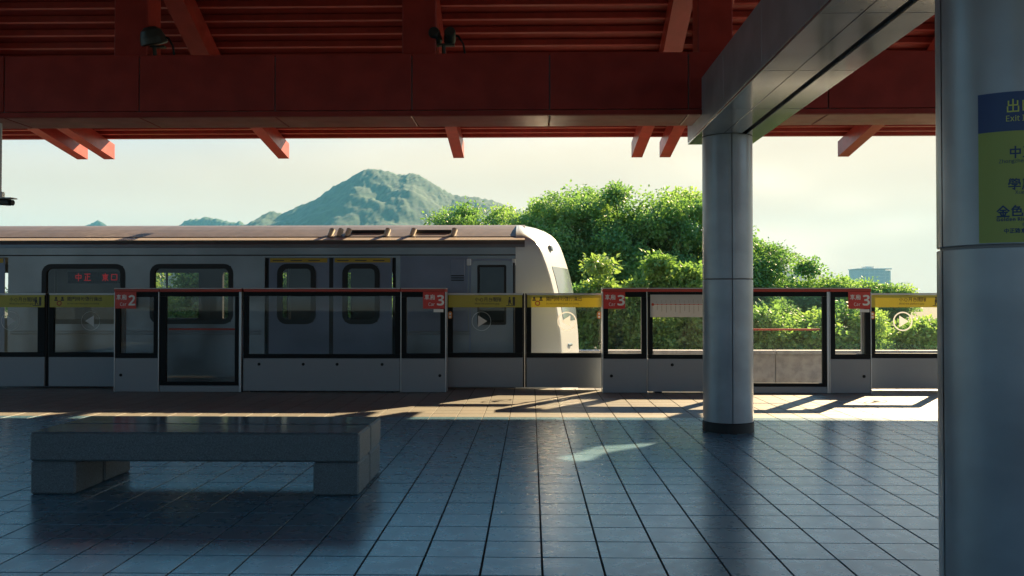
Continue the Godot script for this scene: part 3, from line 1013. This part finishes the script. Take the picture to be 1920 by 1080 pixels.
func cap(parent, x0, x1, sun_end = false):
	bx("red_cap", "rail_red", parent, x0, x1, 1.447, 1.487, ZB - 0.26, ZB + 0.006, 0.006)
	bx("top_plate", "pale_metal", parent, x0 - 0.002, x1 + 0.002, 1.488, 1.503, ZB - 0.265, ZB + 0.009, 0.004)

func car_sign(parent, x0, number: String):
	bx("car_number_sign", "sign_red", parent, x0, x0 + 0.31, 1.205, 1.447, ZB + 0.001, ZB + 0.012, 0.003)
	var n = parent.get_child(parent.get_child_count() - 1)
	var s := new_st()
	glyphs(s, "車廂", x0 + 0.022, 1.405, 0.072, 0.0075, ZB + 0.0135)
	words(s, "Car", x0 + 0.075, 1.245, 0.045, ZB + 0.0135)
	words(s, number, x0 + 0.195, 1.25, 0.15, ZB + 0.0135, flat, HORIZONTAL_ALIGNMENT_LEFT, true)
	obj("lettering", s, "white_print", n)

func post_box(label, x0, x1, sign_x, number, lock_x, tag_x = 0.0):
	var b := thing("gate_post_box", label, "gate post", Vector3.ZERO, "gate post boxes with red car signs")
	bx("lower_panel", "gate_grey", b, x0, x1, 0.004, 0.49, ZB - 0.25, ZB, 0.006)
	framed(b, x0, x1, 0.491, 1.446, [0.07, 0.07], 0.07, 0.075, ZB - 0.004, 0.05)
	bx("back_frame", "gate_grey", b, x0, x0 + 0.05, 0.491, 1.446, ZB - 0.25, ZB - 0.2, 0.003)
	bx("back_frame", "gate_grey", b, x1 - 0.05, x1, 0.491, 1.446, ZB - 0.25, ZB - 0.2, 0.003)
	bx("edge_trim", "gate_post", b, x0 - 0.012, x0 - 0.001, 0.004, 1.446, ZB - 0.25, ZB + 0.004, 0.002)
	bx("edge_trim", "gate_post", b, x1 + 0.001, x1 + 0.012, 0.004, 1.446, ZB - 0.25, ZB + 0.004, 0.002)
	cap(b, x0 - 0.012, x1 + 0.012)
	car_sign(b, sign_x, number)
	bolt(b, lock_x, 0.245, ZB)
	if tag_x != 0.0:
		bx("small_plate", "white_print", b, tag_x, tag_x + 0.14, 1.155, 1.198, ZB + 0.001, ZB + 0.006, 0.002)
	return b

func emergency(label, x0, x1):
	var b := thing("emergency_gate", label, "emergency gate", Vector3.ZERO, "tall glazed emergency gates")
	bx("sill", "gate_grey", b, x0, x1, 0.004, 0.095, ZB - 0.2, ZB, 0.005)
	framed(b, x0, x1, 0.097, 1.446, [0.095, 0.06], 0.05, 0.065, ZB - 0.004, 0.05)
	var s := new_st()
	tube(s, [Vector3(x0 + 0.1, 0.905, ZB - 0.09), Vector3(x1 - 0.07, 0.905, ZB - 0.09)], [0.014])
	obj("push_bar", s, "rail_red", b)
	bx("hinge_post", "gate_post", b, x1 + 0.002, x1 + 0.034, 0.004, 1.446, ZB - 0.2, ZB + 0.004, 0.003)
	cap(b, x0, x1 + 0.034)
	return b

func wide(label, x0, x1, locks):
	var b := thing("gate_side_panel", label, "gate panel", Vector3.ZERO, "wide fixed gate panels")
	bx("lower_panel", "gate_grey", b, x0, x1, 0.02, 0.49, ZB - 0.2, ZB, 0.006)
	framed(b, x0, x1, 0.491, 1.446, [0.07, 0.07], 0.06, 0.06, ZB - 0.004, 0.05)
	bx("foot", "black_rubber", b, x0 + 0.1, x0 + 0.2, 0.003, 0.019, ZB - 0.18, ZB - 0.02, 0.0)
	bx("foot", "black_rubber", b, x1 - 0.2, x1 - 0.1, 0.003, 0.019, ZB - 0.18, ZB - 0.02, 0.0)
	cap(b, x0, x1)
	for x in locks:
		bolt(b, x, 0.405, ZB)
	return b

func sliding(label, x0, x1, meet_right: bool, gap_text: bool, arrow_x, arrow_right: bool):
	var b := thing("sliding_gate", label, "platform gate", Vector3.ZERO, "sliding platform gates with yellow strips")
	var z := ZD
	bx("lower_panel", "gate_grey", b, x0, x1, 0.035, 0.475, z - 0.07, z, 0.005)
	bx("frame_rail", "black_frame", b, x0, x1, 0.476, 0.545, z - 0.06, z - 0.004, 0.003)
	bx("top_rail", "pale_metal", b, x0, x1, 1.405, 1.432, z - 0.07, z + 0.002, 0.004)
	var a := 0.10 if meet_right else 0.13
	var l0: float = x0 + (0.075 if meet_right else 0.07)
	var l1: float = x1 - (0.115 if meet_right else 0.02)
	bx("frame_stile", "black_frame", b, x0, l0, 0.546, 1.404, z - 0.06, z - 0.004, 0.003)
	bx("frame_stile", "black_frame", b, l1, x1, 0.546, 1.404, z - 0.06, z - 0.004, 0.003)
	bx("edge_strip", "black_rubber", b, x1 + 0.001 if meet_right else x0 - 0.021, x1 + 0.021 if meet_right else x0 - 0.001, 0.035, 1.43, z - 0.06, z - 0.01, 0.006)
	var s := new_st()
	pane(s, l0 - 0.01, l1 + 0.01, 0.53, 1.404, z - 0.03)
	var gp := obj("glass_pane", s, "glass", b)
	s = new_st()
	box(s, x0 + 0.01, x1 - 0.01, 1.222, 1.403, z - 0.0035, z - 0.0005, 0.0)
	var strip := obj("yellow_strip", s, "yellow_film", b)
	var w: float = x1 - x0
	var d := new_st()
	var rd := new_st()
	var zz := z + 0.001
	if gap_text:
		glyphs(d, "小心月台間隙", x0 + w * 0.36, 1.37, 0.062, 0.006, zz)
		words(d, "Mind the platform gap", x0 + w * 0.36, 1.262, 0.026, zz)
		var px: float = x0 + w * 0.78
		box(d, px, px + 0.13, 1.243, 1.252, zz - 0.001, zz, 0.0)
		box(d, px + 0.095, px + 0.13, 1.254, 1.375, zz - 0.001, zz, 0.0)
		disc(d, Vector3(px + 0.05, 1.36, zz), 0.014)
		quad(d, Vector3(px + 0.03, 1.29, zz), Vector3(px + 0.07, 1.29, zz), Vector3(px + 0.065, 1.342, zz), Vector3(px + 0.035, 1.342, zz), Vector3(0, 0, 1))
		quad(d, Vector3(px + 0.03, 1.255, zz), Vector3(px + 0.045, 1.255, zz), Vector3(px + 0.05, 1.288, zz), Vector3(px + 0.032, 1.288, zz), Vector3(0, 0, 1))
		quad(d, Vector3(px + 0.075, 1.262, zz), Vector3(px + 0.09, 1.262, zz), Vector3(px + 0.068, 1.288, zz), Vector3(px + 0.052, 1.288, zz), Vector3(0, 0, 1))
	else:
		glyphs(d, "關門時勿強行進出", x0 + w * 0.26, 1.378, 0.062, 0.006, zz)
		words(d, "Do not rush when gates are closing", x0 + w * 0.26, 1.265, 0.022, zz)
		for q in [0.10, 0.19]:
			disc(d, Vector3(x0 + w * q, 1.36, zz), 0.018)
			quad(d, Vector3(x0 + w * q - 0.03, 1.318, zz), Vector3(x0 + w * q + 0.03, 1.318, zz), Vector3(x0 + w * q + 0.02, 1.34, zz), Vector3(x0 + w * q - 0.02, 1.34, zz), Vector3(0, 0, 1))
		annulus(rd, Vector3(x0 + w * 0.145, 1.282, zz), 0.024, 0.038)
	obj("lettering", d, "dark_print", strip)
	if not gap_text:
		obj("warning_mark", rd, "red_print", strip)
	s = new_st()
	annulus(s, Vector3(arrow_x, 1.015, z - 0.027), 0.124 if arrow_x > 0.0 else 0.137, 0.142)
	var k := 1.0 if arrow_right else -1.0
	tri(s, Vector3(arrow_x - 0.05 * k, 1.015 + 0.085, z - 0.027), Vector3(arrow_x - 0.05 * k, 1.015 - 0.085, z - 0.027), Vector3(arrow_x + 0.085 * k, 1.015, z - 0.027), Vector3(0, 0, 1))
	obj("arrow_sticker", s, "sticker_white", gp)
	s = new_st()
	var sx: float = x0 + 0.035 if meet_right else x1 - 0.045
	var rr := rounded(sx - 0.03, sx + 0.03, 1.05, 1.16, 0.028, 4)
	for q in range(1, rr.size() - 1):
		tri(s, Vector3(rr[0].x, rr[0].y, z - 0.002), Vector3(rr[q].x, rr[q].y, z - 0.002), Vector3(rr[q + 1].x, rr[q + 1].y, z - 0.002), Vector3(0, 0, 1))
	var st := obj("warning_sticker", s, "orange_print", b)
	s = new_st()
	disc(s, Vector3(sx, 1.125, z - 0.0012), 0.016)
	box(s, sx - 0.015, sx + 0.015, 1.065, 1.095, z - 0.0018, z - 0.001, 0.0)
	obj("sticker_print", s, "white_print", st)
	return b

func annulus(s, c: Vector3, r0, r1, seg = 36):
	for k in seg:
		var a := Vector3(cos(TAU * k / seg), sin(TAU * k / seg), 0)
		var b := Vector3(cos(TAU * (k + 1) / seg), sin(TAU * (k + 1) / seg), 0)
		quad(s, c + a * r0, c + a * r1, c + b * r1, c + b * r0, Vector3(0, 0, 1))

func gates():
	sliding("leftmost sliding gate, at the picture's left edge, with a pointing arrow sticker", -8.15, -7.30, true, true, -7.84, true)
	sliding("sliding gate left of the red car 2 sign", -7.24, -6.17, false, false, -6.62, false)
	post_box("gate post box with the red car 2 sign", -6.02, -5.39, -6.02, "2", -5.93)
	emergency("dark emergency gate between the car 2 post and the wide panel", -5.37, -4.215)
	wide("wide fixed gate panel in front of the train doors", -4.15, -1.885, [-3.92, -3.28, -2.79, -2.14])
	post_box("gate post box with a red car 3 sign in front of the train's side", -1.865, -1.235, -1.553, "3", -1.31, -1.40)
	sliding("sliding gate in front of the driver's door of the train", -1.24, -0.125, true, true, -0.74, true)
	sliding("sliding gate in front of the white cab end of the train", -0.068, 1.05, false, false, 0.53, false)
	post_box("gate post box with a red car 3 sign left of the line map", 1.03, 1.645, 1.03, "3", 1.145)
	var w = wide("wide fixed gate panel bearing the line map, partly behind the column", 1.665, 3.03, [2.01])
	emergency("sunlit emergency gate with a red push bar right of the far column", 3.045, 4.20)
	post_box("gate post box with a red car 3 sign in full sun on the right", 4.25, 4.815, 4.50, "3", 4.72, 4.66)
	sliding("sliding gate with the bright circled arrow next to the close column", 4.985, 6.15, true, true, 5.47, true)
	# line map on the wide panel
	var s := new_st()
	box(s, 1.70, 2.98, 1.085, 1.405, ZB - 0.002, ZB + 0.002, 0.001)
	var m := obj("line_map", s, "poster", w)
	s = new_st()
	box(s, 1.74, 2.94, 1.262, 1.268, ZB + 0.0022, ZB + 0.003, 0.0)
	disc(s, Vector3(1.735, 1.265, ZB + 0.0035), 0.02)
	for k in 18:
		disc(s, Vector3(1.80 + k * 0.065, 1.265, ZB + 0.0034), 0.009, 10)
	obj("map_line", s, "red_print", m)
	s = new_st()
	for k in 18:
		var h := 0.06 + 0.05 * fmod(k * 0.37, 1.0)
		box(s, 1.795 + k * 0.065, 1.802 + k * 0.065, 1.245 - h, 1.245, ZB + 0.0022, ZB + 0.0028, 0.0)
		box(s, 1.79 + k * 0.065, 1.794 + k * 0.065, 1.285, 1.285 + h * 0.5, ZB + 0.0022, ZB + 0.0028, 0.0)
	obj("map_names", s, "faint_print", m)

# ------------------------------------------------------------------ trees
func spray_mesh(seed_, leaves: int, length: float, radius: float) -> ArrayMesh:
	var r := RandomNumberGenerator.new()
	r.seed = seed_
	var s := new_st()
	for i in leaves:
		var dir := Vector3(r.randfn(), r.randfn() * 0.8 + 0.25, r.randfn()).normalized()
		var at := dir * radius * pow(r.randf(), 0.6)
		var d := (dir + Vector3(r.randfn(), r.randfn() - 0.4, r.randfn()) * 0.5).normalized()
		var side := d.cross(Vector3(r.randfn(), r.randfn(), r.randfn())).normalized()
		var up := side.cross(d)
		var L: float = length * r.randf_range(0.75, 1.25)
		var W := L * 0.34
		var tip := at + d * L
		var m := at + d * L * 0.45
		var a := m + side * W + up * W * 0.35
		var b := m - side * W + up * W * 0.35
		tri(s, at, a, tip, up)
		tri(s, at, tip, b, up)
	return s.commit()

var sprays := []

func tree(called, label, category, base: Vector3, height, rx, rz, crown_low, clumps, per, seed_, tones: Array, group = "trees beyond the parapet", clump_r = 0.6):
	var r := RandomNumberGenerator.new()
	r.seed = seed_
	var t := thing(called, label, category, base, group)
	var s := new_st()
	var top := Vector3(r.randfn() * 0.2, height * 0.72, r.randfn() * 0.2)
	tube(s, [Vector3.ZERO, Vector3(0.05, height * 0.2, 0.03), top * 0.6, top], [height * 0.035, height * 0.026, height * 0.018, height * 0.006], 8)
	var cs := []
	for i in clumps:
		var a := r.randf() * TAU
		var u := r.randf_range(-1.0, 1.0)
		var q := Vector3(cos(a) * sqrt(1 - u * u), u, sin(a) * sqrt(1 - u * u))
		q *= pow(r.randf(), 0.24) * r.randf_range(0.82, 1.16)
		if q.y < -0.3:
			q.y *= 0.8
		var cy: float = (height + crown_low) * 0.5
		var c := Vector3(q.x * rx, cy + q.y * (height - crown_low) * 0.5, q.z * rz)
		cs.append([c, clump_r * r.randf_range(0.6, 1.25), r.randf()])
		if i % 3 == 0:
			var j := top * r.randf_range(0.35, 0.95)
			tube(s, [j, j.lerp(c, 0.5) + Vector3(0, -0.15, 0), c], [height * 0.010, height * 0.006, 0.012], 5)
	obj("trunk", s, "bark", t)
	var mm := MultiMesh.new()
	mm.transform_format = MultiMesh.TRANSFORM_3D
	mm.use_colors = true
	mm.mesh = sprays[seed_ % sprays.size()]
	mm.instance_count = clumps * per
	var k := 0
	for c in cs:
		for i in per:
			var d := Vector3(r.randfn(), r.randfn(), r.randfn()).normalized()
			var p: Vector3 = c[0] + d * c[1] * pow(r.randf(), 0.45) * Vector3(1.2, 0.62, 1.2)
			var bs := Basis.from_euler(Vector3(r.randf_range(-0.5, 0.5), r.randf() * TAU, r.randf_range(-0.5, 0.5))).scaled(Vector3.ONE * r.randf_range(0.7, 1.25))
			mm.set_instance_transform(k, Transform3D(bs, p))
			var v: float = clampf(1.0 * c[2] - 0.1 + 0.3 * r.randf(), 0, 1)     # each clump has its own age of leaf
			var col: Color = tones[0].lerp(tones[1], v)
			mm.set_instance_color(k, col)
			k += 1
	var mi := MultiMeshInstance3D.new()
	mi.name = "crown"
	mi.set_meta("kind", "stuff")
	mi.multimesh = mm
	mi.material_override = M.leaf
	put(mi, t)
	return t

func trees():
	for i in 3:
		sprays.append(spray_mesh(60 + i, 24, 0.115, 0.25))
	var deep := [Color(0.13, 0.29, 0.115), Color(0.24, 0.42, 0.145)]
	var mid := [Color(0.18, 0.36, 0.14), Color(0.33, 0.50, 0.18)]
	var fresh := [Color(0.18, 0.33, 0.11), Color(0.30, 0.44, 0.16)]
	var at := func(px, d): return Vector3((px - 996.0) * d / 1636.0, -1.6, -d)
	var hh := func(py, d): return 1.31 + (565.0 - py) * d / 1636.0 + 1.6 - 0.55
	var hs := func(py, d): return hh.call(py, d) + 0.33
	# name, px, d, top py, rx, rz, low
	tree("broadleaf_tree", "small dark tree in front of the mountain, left of the rest", "tree", at.call(858, 33.0), hh.call(372, 33.0), 1.1, 1.2, 2.2, 44, 34, 101, deep)
	tree("broadleaf_tree", "rounded tree rising behind the train's cab roof", "tree", at.call(962, 32.0), hh.call(360, 32.0), 1.9, 1.7, 1.6, 84, 32, 102, mid)
	tree("broadleaf_tree", "tallest tree of the clump, just right of the train's nose", "tree", at.call(1075, 31.0), hh.call(334, 31.0), 2.3, 2.0, 1.2, 140, 26, 103, mid)
	tree("broadleaf_tree", "broad dense tree in the middle of the clump", "tree", at.call(1185, 30.0), hh.call(344, 30.0), 2.3, 2.0, 0.9, 140, 26, 104, deep)
	tree("broadleaf_tree", "dense tree whose crown touches the far column", "tree", at.call(1290, 31.0), hh.call(348, 31.0), 2.2, 2.0, 0.9, 135, 26, 105, mid)
	tree("broadleaf_tree", "tree half hidden behind the far column", "tree", at.call(1385, 30.0), hh.call(402, 30.0), 1.2, 1.4, 1.0, 74, 30, 106, deep)
	tree("small_tree", "low windswept tree right of the far column", "tree", at.call(1500, 34.0), hs.call(492, 34.0), 1.0, 1.1, 0.8, 26, 56, 107, deep)
	tree("small_tree", "low bright tree below the pale hill", "tree", at.call(1575, 34.0), hs.call(506, 34.0), 0.95, 1.1, 0.6, 24, 52, 108, mid)
	tree("small_tree", "slender tree in front of the far building", "tree", at.call(1640, 40.0), hs.call(490, 40.0), 0.85, 0.9, 0.6, 20, 50, 109, deep)
	tree("sapling", "thin sparse sapling right of the far building", "tree", at.call(1682, 40.0), hs.call(500, 40.0), 0.35, 0.4, 0.8, 9, 10, 110, mid, "trees beyond the parapet", 0.35)
	# shrubs in front of the trees
	var sh := [[1040, 22.5, 552, 0.6, 0], [1086, 21.8, 520, 0.35, 0], [1130, 21.5, 487, 0.16, 1], [1180, 22.4, 545, 0.5, 0], [1190, 21.3, 490, 0.15, 1], [1238, 21.4, 474, 0.15, 1], [1262, 22.4, 540, 0.5, 0], [1288, 21.4, 468, 0.17, 1], [1345, 21.8, 505, 0.5, 0], [1420, 21.5, 560, 0.6, 2], [1470, 22.3, 572, 0.55, 0], [1520, 21.4, 566, 0.55, 2], [1572, 22.2, 556, 0.55, 0], [1620, 21.5, 574, 0.5, 2], [1668, 22.4, 585, 0.5, 0], [1715, 21.7, 596, 0.5, 2], [1762, 22.2, 588, 0.55, 0]]
	var words_ := ["shrub behind the train's nose", "dark shrub just right of the train's nose", "pale upright sprig nearest the train's nose, above the gate's right end", "dark low shrub seen through the post box left of the line map", "pale upright sprig above the car 3 sign left of the line map", "pale upright sprig above the left half of the line map", "dark low shrub behind the line map", "pale upright sprig touching the far column's left edge", "shrub behind the far column", "leafy shrub seen through the emergency gate beside the far column", "leafy shrub in the middle of the sunlit emergency gate", "leafy shrub at the right of the sunlit emergency gate", "leafy shrub seen through the sunlit post box pane", "leafy shrub just left of the circled arrow", "low leafy shrub behind the circled arrow", "low leafy shrub right of the circled arrow", "low leafy shrub beside the close column"]
	for i in sh.size():
		var q = sh[i]
		var slim: bool = q[4] == 1
		tree("shrub", words_[i], "shrub", at.call(q[0], q[1]), hs.call(q[2], q[1]), q[3], 0.2 if slim else 0.5, 0.9 if slim else 0.2, 12 if slim else 24, 30, 200 + i, [deep, fresh, mid][q[4]], "shrubs along the parapet", 0.2 if slim else 0.33)
	var lf := [[90, 458], [235, 446], [395, 455], [520, 448], [650, 455]]
	for i in lf.size():
		tree("broadleaf_tree", ["tree seen through the leftmost train window", "tree seen between the two large train windows", "tree seen through the large train window above the emergency gate", "tree behind the left door of the train", "tree behind the right door of the train"][i], "tree", at.call(lf[i][0], 25.0), hh.call(lf[i][1], 25.0), 1.3, 0.9, 0.3, 50, 34, 300 + i, mid if i % 2 else deep, "low trees behind the train")

# ------------------------------------------------------------------ far buildings
func far_buildings():
	var b := thing("apartment_tower", "pale flat roofed tower block far off behind the slender tree", "building", Vector3(507, -1.6, -1300))
	bx("wall", "far_wall", b, -23, 16, 0, 50, -40, 0, 0.2)
	bx("wall", "far_wall", b, 16.2, 25, 0, 48.5, -40, -3, 0.2)
	bx("roof_slab", "far_wall", b, -24, 25.5, 50.2, 51.6, -41, 1, 0.2)
	bx("lift_house", "far_wall", b, -8, 4, 51.7, 55, -30, -12, 0.2)
	for i in 9:
		for k in 5:
			bx("window", "far_window", b, -20.5 + k * 7.2, -15.5 + k * 7.2, 5.5 + i * 5.0, 8.6 + i * 5.0, -1.0, 0.15, 0.05)
		bx("window", "far_window", b, 18.5, 22.5, 5.5 + i * 5.0, 8.6 + i * 5.0, -4.0, -2.85, 0.05)
	var h := thing("white_house", "tiny white house on the lower slope of the mountain", "house", Vector3(-246, 78, -1190))
	bx("wall", "train_mask", h, -4.5, 4.5, 0, 5, -4, 4, 0.05)
	var s := new_st()
	quad(s, Vector3(-5, 5, 4.5), Vector3(5, 5, 4.5), Vector3(5, 8, 0), Vector3(-5, 8, 0), Vector3(0, 1, 1))
	quad(s, Vector3(-5, 5, -4.5), Vector3(5, 5, -4.5), Vector3(5, 8, 0), Vector3(-5, 8, 0), Vector3(0, 1, -1))
	tri(s, Vector3(-5, 5, 4.5), Vector3(-5, 5, -4.5), Vector3(-5, 8, 0), Vector3.LEFT)
	tri(s, Vector3(5, 5, 4.5), Vector3(5, 5, -4.5), Vector3(5, 8, 0), Vector3.RIGHT)
	obj("roof", s, "train_mask", h)

# ------------------------------------------------------------------ bench
func bench():
	var b := thing("granite_bench", "low grey granite bench of two polished slabs on block legs", "bench", Vector3(-2.28, 0, -5.86))
	for q in [[-0.40, 0.0], [-0.83, -0.42]]:
		var slab := bx("seat_slab", "granite", b, -1.125, 1.125, 0.226, 0.421, q[0], q[1], 0.013)
		bx("polished_top", "granite_polished", slab, -1.118, 1.118, 0.4195, 0.424, q[0] + 0.007, q[1] - 0.007, 0.002)
		for s in [-1, 1]:
			bx("leg", "granite", b, -1.12 if s < 0 else 0.81, -0.81 if s < 0 else 1.12, 0.002, 0.222, q[0] + 0.004, q[1] - 0.004, 0.012)

# ------------------------------------------------------------------ small things
func small_things():
	for i in 2:
		var x: float = [-3.82, -0.88][i]
		var f := thing("floodlight", ["dark floodlight on the red beam, near its left end", "dark twin floodlight on the red beam, by the middle post"][i], "lamp", Vector3(x, 3.752, -8.75), "floodlights on the red beam")
		var s := new_st()
		tube(s, [Vector3(0, 0, 0), Vector3(0, 0.14, 0.02)], [0.02])
		box(s, -0.11, 0.11, 0.13, 0.15, -0.02, 0.04, 0.003)
		obj("bracket", s, "lamp_body", f)
		if i == 0:
			s = new_st()
			lathe(s, [[0.0, 0.17], [0.06, 0.165], [0.10, 0.13], [0.125, 0.06], [0.135, 0.0], [0.12, -0.01], [0.0, -0.012]], Vector3(0, 0.17, 0.02), Vector3(-0.15, 0.8, 0.25).normalized(), 0.0, TAU, 24)
			obj("lamp_housing", s, "lamp_body", f)
		else:
			for k in [-1, 1]:
				s = new_st()
				lathe(s, [[0.0, 0.10], [0.05, 0.10], [0.058, 0.08], [0.06, -0.06], [0.05, -0.07], [0.0, -0.072]], Vector3(0.072 * k - 0.01, 0.22, 0.02), Vector3(0.1 * k, 0.3, 0.9).normalized(), 0.0, TAU, 20)
				obj("lamp_housing", s, "lamp_body", f)
		s = new_st()
		tube(s, [Vector3(0.09, 0.25, 0), Vector3(0.15, 0.22, 0.03), Vector3(0.2, 0.14, 0.05), Vector3(0.215, 0.05, 0.05), Vector3(0.21, 0.0, 0.05)], [0.011], 6)
		obj("cable", s, "black_rubber", f)
		s = new_st()
		tube(s, [Vector3(-0.08, 0.26, 0), Vector3(-0.15, 0.2, 0.02), Vector3(-0.2, 0.12, 0.03), Vector3(-0.21, 0.0, 0.03)], [0.009], 6)
		obj("cable", s, "black_rubber", f)
	var c := thing("security_camera", "pale security camera on a hanging pole at the left edge", "camera", Vector3(-5.43, 2.3, -8.8))
	var s := new_st()
	tube(s, [Vector3(-0.01, 0.85, 0), Vector3(-0.01, 0.1, 0)], [0.018])
	obj("pole", s, "pale_metal", c)
	bx("joint", "pale_metal", c, -0.03, 0.03, 0.05, 0.13, -0.03, 0.03, 0.008)
	s = new_st()
	tube(s, [Vector3(-0.14, 0.035, 0.02), Vector3(0.13, 0.015, 0.05)], [0.036, 0.034], 14)
	var body := obj("housing", s, "lamp_body", c)
	s = new_st()
	tube(s, [Vector3(0.128, 0.015, 0.05), Vector3(0.16, 0.012, 0.053)], [0.028, 0.03], 14)
	obj("lens_hood", s, "black_frame", body)
	bx("sun_shield", "pale_metal", c, -0.15, 0.16, 0.055, 0.066, -0.03, 0.08, 0.003)
	# pale post beyond the gates
	var p := thing("marker_post", "pale grey marker post seen through the right post box pane", "post", Vector3(5.78, -1.1, -17.3))
	bx("post", "pale_metal", p, -0.05, 0.05, 0, 2.36, -0.04, 0.04, 0.006)
	bx("post_cap", "pale_metal", p, -0.065, 0.065, 2.361, 2.39, -0.055, 0.055, 0.006)
